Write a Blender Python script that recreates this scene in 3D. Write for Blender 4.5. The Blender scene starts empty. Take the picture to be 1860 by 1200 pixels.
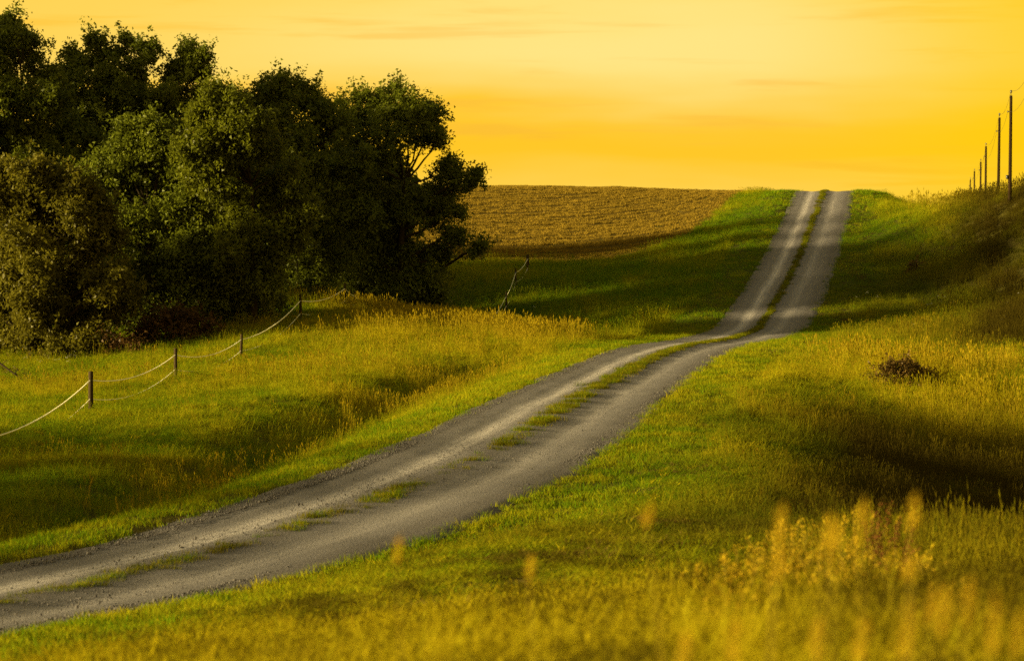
import bpy, math, random
import numpy as np
from mathutils import Vector

# ------------------------------------------------------------------ camera
SC = bpy.context.scene
COL = SC.collection
IW, IH = 1860.0, 1200.0
LENS = 85.0
F = IW * LENS / 36.0                      # focal length in photo pixels
HORIZON = 420.0                           # photo row of eye level
PITCH = math.atan((IH / 2 - HORIZON) / F)
cam_d = bpy.data.cameras.new('camera')
cam_d.lens = LENS; cam_d.sensor_width = 36.0
cam_d.clip_start = 0.1; cam_d.clip_end = 20000
cam_d.dof.use_dof = True
cam_d.dof.focus_distance = 85.0
cam_d.dof.aperture_fstop = 2.0
cam = bpy.data.objects.new('camera', cam_d); COL.objects.link(cam)
cam.location = (0, 0, 0)
cam.rotation_euler = (math.pi / 2 - PITCH, 0, 0)
SC.camera = cam

# ------------------------------------------------------------------ light
SUN_EL = 10.0
SUN_BACK = 18.0                           # the sun stands left, a little behind the camera
SUN_STRENGTH = 5.0
SUN_COLOR = (1.0, 0.79, 0.36)
EXPOSURE = 2.05
SKY_STRENGTH = 0.245
el = math.radians(SUN_EL); bk = math.radians(SUN_BACK)
to_sun = Vector((-math.cos(bk) * math.cos(el), -math.sin(bk) * math.cos(el), math.sin(el)))
sun_d = bpy.data.lights.new('sun', 'SUN')
sun_d.energy = SUN_STRENGTH; sun_d.angle = math.radians(4.5); sun_d.color = SUN_COLOR
sun = bpy.data.objects.new('sun', sun_d); COL.objects.link(sun)
sun.location = (-60, -10, 40)
sun.rotation_euler = to_sun.to_track_quat('Z', 'Y').to_euler()

world = bpy.data.worlds.new('World'); SC.world = world
world.use_nodes = True
NT = world.node_tree; NT.nodes.clear()


class NB:
    """small node helper"""
    def __init__(self, nt): self.nt = nt
    def n(self, t, **kw):
        nd = self.nt.nodes.new(t)
        for k, v in kw.items():
            if k.startswith('i_'):
                nd.inputs[int(k[2:])].default_value = v
            else:
                setattr(nd, k, v)
        return nd
    def l(self, a, b): self.nt.links.new(a, b)
    def math(self, op, a, b=None, c=None, clamp=False):
        nd = self.n('ShaderNodeMath', operation=op, use_clamp=clamp)
        for i, v in enumerate((a, b, c)):
            if v is None: continue
            if isinstance(v, (int, float)): nd.inputs[i].default_value = v
            else: self.l(v, nd.inputs[i])
        return nd.outputs[0]
    def smooth(self, v, a, b):
        nd = self.n('ShaderNodeMapRange', interpolation_type='SMOOTHSTEP')
        self.l(v, nd.inputs[0]); nd.inputs[1].default_value = a; nd.inputs[2].default_value = b
        return nd.outputs[0]
    def mix(self, f, a, b, mode='MIX'):
        nd = self.n('ShaderNodeMix', data_type='RGBA', blend_type=mode)
        nd.clamp_factor = True
        for s, v in ((0, f), (6, a), (7, b)):
            if isinstance(v, (int, float)): nd.inputs[s].default_value = v
            elif isinstance(v, (tuple, list)): nd.inputs[s].default_value = tuple(v) + (1,) * (4 - len(v))
            else: self.l(v, nd.inputs[s])
        return nd.outputs[2]
    def noise(self, vec, scale, detail=3, rough=0.5, dist=0.0):
        nd = self.n('ShaderNodeTexNoise')
        if vec is not None: self.l(vec, nd.inputs['Vector'])
        nd.inputs['Scale'].default_value = scale; nd.inputs['Detail'].default_value = detail
        nd.inputs['Roughness'].default_value = rough; nd.inputs['Distortion'].default_value = dist
        return nd.outputs[0]
    def combine(self, x, y, z):
        nd = self.n('ShaderNodeCombineXYZ')
        for i, v in enumerate((x, y, z)):
            if isinstance(v, (int, float)): nd.inputs[i].default_value = v
            else: self.l(v, nd.inputs[i])
        return nd.outputs[0]


w = NB(NT)
tc = w.n('ShaderNodeTexCoord')
sep = w.n('ShaderNodeSeparateXYZ'); w.l(tc.outputs['Generated'], sep.inputs[0])
X, Y, Z = sep.outputs
# low sky: streaky sunset haze and cloud, by elevation and azimuth
azi = w.math('ARCTAN2', X, Y)
warp = w.noise(w.combine(w.math('MULTIPLY', azi, 3.0), w.math('MULTIPLY', Z, 18.0), 1.7), 2.2, 3)
lift = w.math('MULTIPLY', w.math('SUBTRACT', warp, 0.5), 0.034)
elev = w.math('ADD', Z, lift)
ramp = w.n('ShaderNodeValToRGB')
cr = ramp.color_ramp
stops = [(0.0, (1.0, .60, .060)), (0.018, (1.0, .63, .075)), (0.032, (1.0, .565, .018)), (0.046, (1.0, .565, .018)),
         (0.068, (1.0, .73, .17)), (0.088, (1.0, .71, .14)), (0.12, (.98, .66, .10)), (0.30, (.92, .65, .17)), (1.0, (.20, .16, .07))]
cr.elements[0].position = stops[0][0]; cr.elements[0].color = stops[0][1] + (1,)
cr.elements[1].position = stops[-1][0]; cr.elements[1].color = stops[-1][1] + (1,)
for p, c in stops[1:-1]:
    e = cr.elements.new(p); e.color = c + (1,)
w.l(elev, ramp.inputs[0])
streak = w.noise(w.combine(w.math('MULTIPLY', azi, 5.0), w.math('MULTIPLY', Z, 75.0), 0.3), 1.6, 5, 0.55, 0.3)
sm = w.smooth(streak, 0.53, 0.70)
low = w.mix(w.math('MULTIPLY', sm, 0.7), ramp.outputs[0], (.95, .50, .03))
# the glow is deeper in colour toward the right of the road
left = w.smooth(azi, -0.02, -0.20)
low = w.mix(w.math('MULTIPLY', left, 0.55), low, (1.0, .60, .05))
ga = w.math('DIVIDE', w.math('SUBTRACT', azi, 0.05), 0.13); ge = w.math('DIVIDE', w.math('SUBTRACT', elev, 0.078), 0.022)
glow = w.math('EXPONENT', w.math('MULTIPLY', w.math('ADD', w.math('MULTIPLY', ga, ga), w.math('MULTIPLY', ge, ge)), -1.0))
low = w.mix(w.math('MULTIPLY', glow, 0.5), low, (1.06, .84, .31))
side = w.smooth(azi, 0.09, 0.22)
low = w.mix(w.math('MULTIPLY', side, 0.75), low, (1.0, .61, .001))
nis = w.n('ShaderNodeTexSky', sky_type='NISHITA', sun_disc=False)
nis.sun_elevation = math.radians(SUN_EL)
nis.sun_rotation = math.atan2(to_sun.x, to_sun.y)
nis.dust_density = 4.0
high = w.mix(1.0, nis.outputs[0], (.42, .35, .19), 'MULTIPLY')
up = w.smooth(Z, 0.20, 0.85)
sky = w.mix(up, low, high)
bg = w.n('ShaderNodeBackground'); w.l(sky, bg.inputs[0]); bg.inputs[1].default_value = SKY_STRENGTH
wo = w.n('ShaderNodeOutputWorld'); w.l(bg.outputs[0], wo.inputs[0])

vs = SC.view_settings
vs.view_transform = 'Standard'; vs.look = 'None'; vs.exposure = EXPOSURE; vs.gamma = 1.0
vs.use_curve_mapping = False
SC.render.engine = 'CYCLES'
cy = SC.cycles
cy.use_denoising = False
cy.max_bounces = 6; cy.diffuse_bounces = 3; cy.glossy_bounces = 2; cy.transmission_bounces = 4
cy.transparent_max_bounces = 8
cy.sample_clamp_indirect = 4.0

# ------------------------------------------------------------------ helpers
rng = np.random.default_rng(11)
random.seed(11)
CP, SP = math.cos(PITCH), math.sin(PITCH)


def at(px, py, D):
    """point at ground distance D (metres along +Y) seen at photo pixel px, py"""
    u = (px - IW / 2) / F; v = (IH / 2 - py) / F
    dx, dy, dz = u, CP + v * SP, -SP + v * CP
    t = D / dy
    return np.array((dx * t, D, dz * t))


def ppm(D):
    return F / D                          # photo pixels per metre


def sstep(a, b, x):
    t = np.clip((x - a) / (b - a), 0, 1)
    return t * t * (3 - 2 * t)


def vnoise(x, y, seed=0):
    """value noise 0..1 on numpy arrays"""
    x = np.asarray(x, float); y = np.asarray(y, float)
    xi = np.floor(x).astype(np.int64); yi = np.floor(y).astype(np.int64)
    fx = x - xi; fy = y - yi
    fx = fx * fx * (3 - 2 * fx); fy = fy * fy * (3 - 2 * fy)
    def h(a, b):
        n = (a * 374761393 + b * 668265263 + seed * 974634777) & 0xFFFFFFFF
        n = ((n ^ (n >> 13)) * 1274126177) & 0xFFFFFFFF
        return ((n ^ (n >> 16)) & 0xFFFF) / 65535.0
    return (h(xi, yi) * (1 - fx) + h(xi + 1, yi) * fx) * (1 - fy) + (h(xi, yi + 1) * (1 - fx) + h(xi + 1, yi + 1) * fx) * fy


def fbm(x, y, seed=0, oct=3):
    s = 0; a = 0.5; t = 0
    for o in range(oct):
        s = s + a * vnoise(x * 2 ** o, y * 2 ** o, seed + o); t += a; a *= 0.5
    return s / t


def new_mat(name):
    m = bpy.data.materials.new(name); m.use_nodes = True
    m.node_tree.nodes.clear()
    return m, NB(m.node_tree)


def finish(b, shader):
    o = b.n('ShaderNodeOutputMaterial'); b.l(shader, o.inputs[0])


def mesh_np(name, V, faces, mat=None, smooth=False):
    """V (n,3); faces: array (m,k) or list of such arrays"""
    me = bpy.data.meshes.new(name)
    V = np.asarray(V, np.float32)
    if not isinstance(faces, list): faces = [faces]
    faces = [np.asarray(f, np.int32) for f in faces if len(f)]
    loops = np.concatenate([f.ravel() for f in faces])
    tot = np.concatenate([np.full(len(f), f.shape[1], np.int32) for f in faces])
    me.vertices.add(len(V)); me.vertices.foreach_set('co', V.ravel())
    me.loops.add(len(loops)); me.loops.foreach_set('vertex_index', loops)
    me.polygons.add(len(tot))
    st = np.zeros(len(tot), np.int32); st[1:] = np.cumsum(tot)[:-1]
    me.polygons.foreach_set('loop_start', st)
    if smooth: me.polygons.foreach_set('use_smooth', np.ones(len(tot), bool))
    me.update(calc_edges=True)
    if mat: me.materials.append(mat)
    return me


def obj(name, me, parent=None, loc=None):
    o = bpy.data.objects.new(name, me); COL.objects.link(o)
    if loc is not None: o.location = loc
    if parent: o.parent = parent
    return o


def tag(o, label=None, cat=None, group=None, kind=None):
    if label: o['label'] = label
    if cat: o['category'] = cat
    if group: o['group'] = group
    if kind: o['kind'] = kind
    return o


def thing(name, loc, label, cat, group=None):
    o = bpy.data.objects.new(name, None); COL.objects.link(o)
    o.location = loc; o.empty_display_size = 0.3
    return tag(o, label, cat, group)


class MB:
    """collects tubes, boxes and loose polygons for one mesh"""
    def __init__(self): self.v = []; self.f = {3: [], 4: []}; self.n = 0
    def add(self, V, faces):
        for f in faces:
            self.f[len(f)].append([i + self.n for i in f])
        self.v.append(np.asarray(V, float)); self.n += len(V)
    def tube(self, P, R, sides=6, cap=True):
        P = np.asarray(P, float); m = len(P)
        T = np.gradient(P, axis=0); T /= np.linalg.norm(T, axis=1)[:, None] + 1e-9
        ref = np.array((0.0, 0, 1)) if abs(T[0][2]) < .9 else np.array((1.0, 0, 0))
        V = []; a = np.arange(sides) * 2 * math.pi / sides
        for i in range(m):
            U = np.cross(T[i], ref); U /= np.linalg.norm(U) + 1e-9
            W = np.cross(T[i], U)
            V.append(P[i] + R[i] * (np.cos(a)[:, None] * U + np.sin(a)[:, None] * W))
        V = np.concatenate(V); fs = []
        for i in range(m - 1):
            for k in range(sides):
                k2 = (k + 1) % sides
                fs.append((i * sides + k, i * sides + k2, (i + 1) * sides + k2, (i + 1) * sides + k))
        if cap:
            for i0, fl in ((0, 1), ((m - 1) * sides, 0)):
                for k in range(1, sides - 1):
                    fs.append((i0, i0 + k, i0 + k + 1) if not fl else (i0, i0 + k + 1, i0 + k))
        self.add(V, fs)
    def box(self, c, s):
        c = np.asarray(c, float); s = np.asarray(s, float) / 2
        V = [c + s * np.array((i, j, k)) for i in (-1, 1) for j in (-1, 1) for k in (-1, 1)]
        self.add(V, [(0, 1, 3, 2), (4, 6, 7, 5), (0, 4, 5, 1), (2, 3, 7, 6), (0, 2, 6, 4), (1, 5, 7, 3)])
    def mesh(self, name, mat, smooth=False, origin=None):
        V = np.concatenate(self.v)
        if origin is not None: V = V - np.asarray(origin)
        return mesh_np(name, V, [self.f[4], self.f[3]], mat, smooth)


# ------------------------------------------------------------------ terrain
# road centre line: photo pixel + distance
ROAD_PTS = [(0, 1083, 38), (420, 1003, 43), (640, 932, 47), (850, 848, 54), (1000, 755, 68), (1110, 690, 85),
            (1205, 640, 103), (1262, 625, 112), (1318, 618, 121), (1352, 609, 129), (1380, 596, 137), (1412, 545, 150),
            (1440, 492, 165), (1462, 440, 181), (1476, 404, 195), (1488, 368, 208), (1497, 346, 220)]
RP = np.array([at(*p) for p in ROAD_PTS])
ry = np.concatenate([[8, 20], RP[:, 1], [229, 238, 250, 300, 400]])
rx = np.concatenate([[RP[0, 0] - 4.6, RP[0, 0] - 2.4], RP[:, 0], [RP[-1, 0] + 1.56, RP[-1, 0] + 3.1, RP[-1, 0] + 5.2, RP[-1, 0] + 13.9, RP[-1, 0] + 31]])
rz = np.concatenate([[-3.9, -4.3], RP[:, 2], [RP[-1, 2] - .05, RP[-1, 2] - .55, RP[-1, 2] - 1.6, -1.5, -6]])
_ys = np.arange(6, 400, 0.5)
def _sm(v, k):
    ker = np.hanning(k + 2)[1:-1]; ker /= ker.sum()
    return np.convolve(np.pad(v, k // 2, mode='edge'), ker, 'valid')
_xs = _sm(np.interp(_ys, ry, rx), 41); _zs = _sm(np.interp(_ys, ry, rz), 15)
def road_x(y): return np.interp(y, _ys, _xs)
def road_z(y): return np.interp(y, _ys, _zs)
_sl = np.gradient(_xs, _ys)
def road_d(x, y):
    return (x - road_x(y)) / np.sqrt(1 + np.interp(y, _ys, _sl) ** 2)

# ground control points: photo pixel, distance, dryness 0 green..1 straw, grass height
G = [
    # left meadow and fence line
    (163, 742, 80, .42, .30), (318, 688, 96, .45, .30), (437, 652, 112, .40, .32), (546, 584, 128, .55, .35), (627, 560, 146, .7, .4), (600, 566, 144, .6, .4), (650, 562, 142, .7, .4),
    (0, 800, 70, .38, .30), (0, 940, 52, .38, .32), (-300, 900, 60, .4, .3), (-300, 760, 85, .4, .3), (500, 800, 66, .36, .30), (300, 860, 57, .30, .30),
    (700, 700, 86, .55, .32), (300, 735, 84, .45, .30), (520, 680, 100, .50, .32), (150, 900, 53, .3, .3),
    (330, 640, 119, .25, .35), (100, 655, 120, .35, .35), (250, 612, 130, .22, .4), (400, 592, 131, .20, .4), (480, 570, 134, .2, .4),
    (680, 575, 134, .75, .45), (760, 592, 128, .78, .45), (850, 606, 122, .78, .45), (1000, 625, 115, .7, .4), (880, 660, 99, .62, .33), (1080, 622, 113, .4, .2),
    # valley and slope behind the meadow ridge
    (760, 650, 148, .3, .4), (725, 642, 149, .3, .4), (820, 645, 148, .3, .4), (860, 618, 149, .2, .4), (950, 614, 147, .2, .45), (1000, 612, 145, .25, .5), (1100, 606, 141, .3, .5), (1190, 612, 134, .4, .5),
    (900, 560, 158, .12, .4), (1000, 540, 160, .2, .45), (960, 496, 173, .4, .4), (850, 490, 177, .3, .4), (1000, 490, 177, .15, .4), (1130, 500, 171, .12, .35),
    (1200, 540, 154, .12, .35), (1290, 480, 170, .12, .25), (1280, 560, 146, .2, .25), (820, 472, 186, .8, .4), (1090, 474, 184, .35, .35),
    (1250, 430, 193, .12, .3), (1340, 400, 203, .1, .2), (1390, 360, 220, .1, .2), (700, 480, 182, .5, .4), (500, 500, 180, .4, .4), (200, 520, 170, .4, .4),
    # stubble hill
    (820, 420, 209, .8, .2), (820, 375, 237, .8, .2), (820, 340, 266, .8, .2), (1000, 340, 266, .8, .2), (1000, 400, 220, .8, .2), (1200, 345, 252, .8, .2), (1200, 395, 217, .8, .2),
    (1350, 350, 236, .5, .2), (600, 350, 262, .8, .2), (300, 380, 255, .8, .2), (0, 400, 250, .8, .2), (-400, 410, 250, .8, .2),
    # right of the far road
    (1560, 346, 222, .1, .2), (1622, 366, 216, .4, .2), (1690, 402, 229, .45, .3), (1640, 380, 232, .4, .2), (1690, 386, 210, .45, .4), (1740, 382, 199, .5, .45), (1790, 368, 187, .5, .45), (1838, 358, 176, .5, .45), (1925, 354, 152, .5, .5), (2100, 352, 140, .5, .4),
    (1570, 430, 183, .12, .15), (1650, 470, 171, .3, .35), (1800, 470, 165, .42, .55), (1950, 470, 146, .4, .5), (1545, 520, 158, .12, .12), (1610, 550, 146, .35, .3), (1800, 555, 144, .38, .6),
    (1500, 600, 133, .15, .12), (1590, 615, 124, .5, .4), (1700, 625, 121, .5, .5), (1850, 645, 115, .5, .5), (2050, 640, 105, .5, .5),
    (1470, 630, 115, .45, .15), (1620, 680, 97, .75, .4), (1850, 725, 85, .65, .45), (1350, 665, 97, .5, .15), (1450, 700, 88, .6, .2), (2000, 760, 80, .6, .4),
    (1560, 760, 74, .55, .3), (1700, 800, 68, .6, .4), (1860, 815, 65, .6, .4), (1380, 800, 61, .35, .15), (1240, 850, 50.5, .25, .10), (1480, 860, 54, .5, .25), (1700, 900, 55, .6, .4), (1860, 950, 47, .6, .4),
    (1200, 950, 39, .35, .08), (1430, 960, 41, .5, .3), (1650, 1000, 39, .6, .4), (1860, 1050, 33, .6, .4),
    (950, 1010, 34, .4, .08), (700, 1060, 31.5, .45, .09), (300, 1135, 27.5, .5, .10), (0, 1175, 25, .55, .12),
    (-100, 1250, 19, .6, .12), (500, 1190, 19, 1.0, .13), (930, 1120, 22.5, .92, .12), (930, 1210, 14, 1.1, .13), (1400, 1110, 20, 1.0, .12), (1400, 1225, 12, 1.1, .13), (1700, 1120, 19, .8, .12), (1900, 1230, 11, .85, .12), (1150, 1040, 28, .68, .10), (600, 1120, 25, .74, .10),
]
GP = np.array([at(*g[:3]) for g in G]); GA = np.array([g[3:] for g in G])
extra = np.array([(0, 0, -1.62), (-6, 2, -2.3), (6, 2, -1.5), (0, 7, -1.75), (-8, -15, -2.6), (8, -15, -1.5), (-30, 0, -4.5), (30, 0, -2.5), (-50, 40, -6), (-60, 90, -6), (-60, 140, -5),
                  (-80, 200, -1), (60, 60, -4.5), (70, 120, -3), (80, 180, 3.0), (60, 40, -4),
                  (-60, 300, 3.4), (0, 300, 3.8), (45, 300, -2), (62, 230, -1.0), (80, 300, -2), (0, 350, 1), (100, 350, -5), (-100, 350, 0), (120, 240, -2), (120, 100, -3), (-110, 100, -5), (-110, 250, 1)], float)
rs = np.arange(30, 225, 9.0)
roadp = np.stack([road_x(rs), rs, road_z(rs)], 1)
C = np.concatenate([GP, extra, roadp])
AN = np.array((1.0, 0.75))
def _phi(r2): return np.where(r2 > 0, 0.5 * r2 * np.log(r2 + 1e-12), 0)
P2 = C[:, :2] * AN
n = len(C)
K = _phi(((P2[:, None] - P2[None]) ** 2).sum(-1)) + np.eye(n) * 6.0
A = np.zeros((n + 3, n + 3)); A[:n, :n] = K; A[:n, n] = 1; A[:n, n + 1:] = P2; A[n, :n] = 1; A[n + 1:, :n] = P2.T
sol = np.linalg.solve(A, np.concatenate([C[:, 2], np.zeros(3)]))


def tps(x, y):
    sh = np.shape(x); q = np.stack([np.ravel(x), np.ravel(y)], 1) * AN
    out = np.empty(len(q))
    for i in range(0, len(q), 40000):
        c = q[i:i + 40000]
        out[i:i + 40000] = _phi(((c[:, None] - P2[None]) ** 2).sum(-1)) @ sol[:n] + sol[n] + c @ sol[n + 1:]
    return out.reshape(sh)


def attrs(x, y):
    """dryness and height from the control points (inverse distance)"""
    q = np.stack([x, y], 1) * np.array((1.0, .55)); p = GP[:, :2] * np.array((1.0, .55))
    out = np.empty((len(q), 2))
    for i in range(0, len(q), 40000):
        d2 = ((q[i:i + 40000, None] - p[None]) ** 2).sum(-1) + .3
        wt = d2 ** -1.7
        out[i:i + 40000] = wt @ GA / wt.sum(1)[:, None]
    return out[:, 0], out[:, 1]


# lookup table of the smooth surface
TX = np.arange(-130, 140.1, 1.0); TY = np.arange(-20, 400.1, 1.0)
gx, gy = np.meshgrid(TX, TY)
TZ = tps(gx, gy)
HALF = 2.65


def surf(x, y):
    """smooth ground height, road bed and ditches included"""
    x = np.asarray(x, float); y = np.asarray(y, float)
    fx = np.clip((x - TX[0]) / 1.0, 0, len(TX) - 1.001); fy = np.clip((y - TY[0]) / 1.0, 0, len(TY) - 1.001)
    i = fx.astype(int); j = fy.astype(int); u = fx - i; v = fy - j
    z = (TZ[j, i] * (1 - u) + TZ[j, i + 1] * u) * (1 - v) + (TZ[j + 1, i] * (1 - u) + TZ[j + 1, i + 1] * u) * v
    far = np.hypot(np.maximum(np.abs(x - 5) - 120, 0), np.maximum(np.abs(y - 190) - 200, 0))
    z = z + (-12 - z) * sstep(0, 400, far)
    d = road_d(x, y); a = np.abs(d)
    zr = road_z(y)
    on = (1 - sstep(3.0, 7.5, a)) * (1 - sstep(300, 395, y)) * sstep(4, 12, y)
    z = z * (1 - on) + zr * on
    z = z - 1.15 * np.exp(-((d + 7.4) / 2.4) ** 2) * sstep(40, 55, y) * (1 - sstep(95, 112, y))
    z = z - 1.15 * np.exp(-((d - 13.5) / 5.5) ** 2) * sstep(36, 54, y) * (1 - sstep(74, 95, y))
    return z


def ground(x, y):
    """what the grass stands on"""
    x = np.asarray(x, float); y = np.asarray(y, float)
    d = np.abs(road_d(x, y))
    bump = (fbm(x * .55, y * .55, 3) - .5) * .22 + (fbm(x * .16, y * .16, 5) - .5) * .32
    bump = bump * sstep(3.0, 6.5, d)
    return surf(x, y) + bump - 0.16 * (1 - sstep(HALF - .55, HALF + .1, d)) * (1 - sstep(240, 260, y))


def in_field(x, y):
    yb = np.interp(x, [-130, -4, 6.7, 10.5, 13.9, 16.5, 18.6, 21, 23.5, 26], [184, 184, 183.5, 187, 194, 205, 215, 228, 240, 262])
    return y - yb                          # > 0 inside the stubble field


# ---- materials of the ground
m_ground, b = new_mat('earth_and_grass')
geo = b.n('ShaderNodeNewGeometry')
at_n = b.n('ShaderNodeAttribute', attribute_name='dry')
n1 = b.noise(geo.outputs['Position'], 1.3, 4, .6); n2 = b.noise(geo.outputs['Position'], 14, 3, .6)
c = b.mix(at_n.outputs['Fac'], (.035, .055, .006), (.13, .085, .016))
c = b.mix(b.smooth(n1, .45, .7), c, (.055, .040, .014))
c = b.mix(b.math('MULTIPLY', n2, .6), c, (.02, .018, .008))
df = b.n('ShaderNodeBsdfDiffuse'); b.l(c, df.inputs[0])
bp = b.n('ShaderNodeBump'); bp.inputs['Strength'].default_value = .9; bp.inputs['Distance'].default_value = .08
b.l(n2, bp.inputs['Height']); b.l(bp.outputs[0], df.inputs['Normal'])
finish(b, df.outputs[0])

m_field, b = new_mat('stubble_soil')
geo = b.n('ShaderNodeNewGeometry')
n1 = b.noise(geo.outputs['Position'], .7, 4, .6); n2 = b.noise(geo.outputs['Position'], 6, 3, .6)
c = b.mix(n1, (.050, .035, .007), (.075, .052, .010)); c = b.mix(b.math('MULTIPLY', n2, .5), c, (.045, .026, .006))
df = b.n('ShaderNodeBsdfDiffuse'); b.l(c, df.inputs[0])
finish(b, df.outputs[0])

# ---- ground sheet
xs = np.concatenate([[-4500, -2000, -900, -400, -220], np.arange(-130, -32, 4.0), np.arange(-32, 62, .45), np.arange(62, 135, 4.0), [220, 400, 900, 2000, 4500]])
ysg = np.concatenate([[-3000, -1000, -300, -80], np.arange(-20, 8, 3.0), np.arange(8, 30, .3), np.arange(30, 140, .45), np.arange(140, 275, .7), np.arange(275, 400, 5.0), [450, 550, 800, 1500, 3000, 6000]])
gx, gy = np.meshgrid(xs, ysg)
gz = ground(gx, gy)
V = np.stack([gx.ravel(), gy.ravel(), gz.ravel()], 1)
nx, ny = len(xs), len(ysg)
ii = (np.arange(ny - 1)[:, None] * nx + np.arange(nx - 1)[None]).ravel()
FQ = np.stack([ii, ii + 1, ii + nx + 1, ii + nx], 1)
me = mesh_np('ground', V, FQ, m_ground, True)
dry, _ = attrs(V[:, 0], V[:, 1])
me.attributes.new('dry', 'FLOAT', 'POINT').data.foreach_set('value', dry.astype(np.float32))
tag(obj('ground', me), kind='structure')

# ---- stubble field sheet
fx_ = np.arange(-70, 27, 1.0); rows = np.linspace(0, 1, 110)
FXg, R_ = np.meshgrid(fx_, rows)
ybv = np.interp(FXg, [-130, -4, 6.7, 10.5, 13.9, 16.5, 18.6, 21, 23.5, 26], [184, 184, 183.5, 187, 194, 205, 215, 228, 240, 262])
FYg = ybv + R_ * (300 - ybv)
FZg = ground(FXg, FYg) + .03
nx = len(fx_); ny = len(rows)
ii = (np.arange(ny - 1)[:, None] * nx + np.arange(nx - 1)[None]).ravel()
me = mesh_np('stubble_field', np.stack([FXg.ravel(), FYg.ravel(), FZg.ravel()], 1), np.stack([ii, ii + 1, ii + nx + 1, ii + nx], 1), m_field, True)
tag(obj('stubble_field', me), kind='structure')

# ---- gravel road
m_road, b = new_mat('gravel')
geo = b.n('ShaderNodeNewGeometry')
ad = b.n('ShaderNodeAttribute', attribute_name='across'); al = b.n('ShaderNodeAttribute', attribute_name='along')
dv = ad.outputs['Fac']; lv = al.outputs['Fac']
wob = b.math('MULTIPLY', b.math('SUBTRACT', b.noise(b.combine(lv, 0, 0), .12, 2), .5), .5)
dd = b.math('ABSOLUTE', b.math('ADD', dv, wob))
tr = b.math('ABSOLUTE', b.math('SUBTRACT', dd, 1.12))
streaks = b.noise(b.combine(b.math('MULTIPLY', dv, 7.0), b.math('MULTIPLY', lv, .16), 0), 1.0, 4, .6)
track = b.math('SUBTRACT', 1.0, b.smooth(tr, .0, .52))
pale_streaks = b.math('MULTIPLY', track, b.math('ADD', .35, b.math('MULTIPLY', b.smooth(streaks, .25, .75), .65)))  # paler streaks along the two wheel tracks
fine = b.noise(geo.outputs['Position'], 22, 3, .65); vf = b.noise(geo.outputs['Position'], 60, 2, .7); med = b.noise(geo.outputs['Position'], 1.6, 4, .6)
rim = b.math('MAXIMUM', b.smooth(dd, 1.7, 2.3), b.math('SUBTRACT', 1.0, b.smooth(dd, .15, .55)))
c = b.mix(med, (.084, .078, .084), (.124, .114, .119))
c = b.mix(b.math('MULTIPLY', rim, .7), c, (.060, .053, .054))
c = b.mix(b.math('MULTIPLY', pale_streaks, b.smooth(dv, 3.2, -1.6)), c, (.34, .312, .312))
c = b.mix(b.math('MULTIPLY', b.smooth(fine, .48, .7), .55), c, (.045, .042, .043))
c = b.mix(b.math('MULTIPLY', b.smooth(vf, .60, .72), .6), c, (.30, .28, .26))
df = b.n('ShaderNodeBsdfPrincipled'); b.l(c, df.inputs['Base Color']); df.inputs['Roughness'].default_value = .92
df.inputs['Specular IOR Level'].default_value = .15
bp = b.n('ShaderNodeBump'); bp.inputs['Strength'].default_value = .8; bp.inputs['Distance'].default_value = .04
b.l(b.math('ADD', fine, b.math('MULTIPLY', vf, .5)), bp.inputs['Height']); b.l(bp.outputs[0], df.inputs['Normal'])
finish(b, df.outputs[0])
du = np.linspace(-3.0, 3.0, 41)
yl = np.concatenate([np.arange(9, 140, .35), np.arange(140, 262, .7)])
DU, YL = np.meshgrid(du, yl)
edge = (fbm(YL * .35, np.sign(DU) * 7 + 20, 21) - .5) * .5
prof = -.055 * np.exp(-((np.abs(DU) - 1.12) / .48) ** 2) + .02 * np.exp(-(DU / .4) ** 2) - .10 * sstep(HALF - .1, 3.0, np.abs(DU) + edge)
sl = np.interp(YL, _ys, _sl)
RX = road_x(YL) + DU / np.sqrt(1 + sl ** 2); RY = YL - DU * sl / np.sqrt(1 + sl ** 2)
RZ = road_z(YL) + prof + (fbm(RX * 1.6, RY * 1.2, 9) - .5) * .05 + .01
nx = len(du); ny = len(yl)
ii = (np.arange(ny - 1)[:, None] * nx + np.arange(nx - 1)[None]).ravel()
me = mesh_np('gravel_road', np.stack([RX.ravel(), RY.ravel(), RZ.ravel()], 1), np.stack([ii, ii + 1, ii + nx + 1, ii + nx], 1), m_road, True)
me.attributes.new('across', 'FLOAT', 'POINT').data.foreach_set('value', DU.ravel().astype(np.float32))
me.attributes.new('along', 'FLOAT', 'POINT').data.foreach_set('value', YL.ravel().astype(np.float32))
tag(obj('gravel_road', me), kind='structure')


# ------------------------------------------------------------------ instanced ground cover
def grass_mat(name, green, straw, trans=.4):
    m, b = new_mat(name)
    t = b.n('ShaderNodeAttribute', attribute_type='INSTANCER', attribute_name='tint')
    geo = b.n('ShaderNodeNewGeometry')
    rnd = geo.outputs['Random Per Island']
    f = b.math('ADD', t.outputs['Fac'], b.math('MULTIPLY', b.math('SUBTRACT', rnd, .5), .55), clamp=True)
    c = b.mix(f, green, straw)
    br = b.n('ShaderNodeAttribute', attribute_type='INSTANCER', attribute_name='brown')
    c = b.mix(br.outputs['Fac'], c, (.048, .036, .004))  # dead weed brown, also used as painted shade on the right
    c = b.mix(b.math('MULTIPLY', b.math('FRACT', b.math('MULTIPLY', rnd, 7.3)), .45), c, (.02, .018, .003))
    d = b.n('ShaderNodeBsdfDiffuse'); b.l(c, d.inputs[0])
    tl = b.n('ShaderNodeBsdfTranslucent'); b.l(c, tl.inputs[0])
    mx = b.n('ShaderNodeMixShader'); mx.inputs[0].default_value = trans
    b.l(d.outputs[0], mx.inputs[1]); b.l(tl.outputs[0], mx.inputs[2])
    finish(b, mx.outputs[0])
    return m


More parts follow.
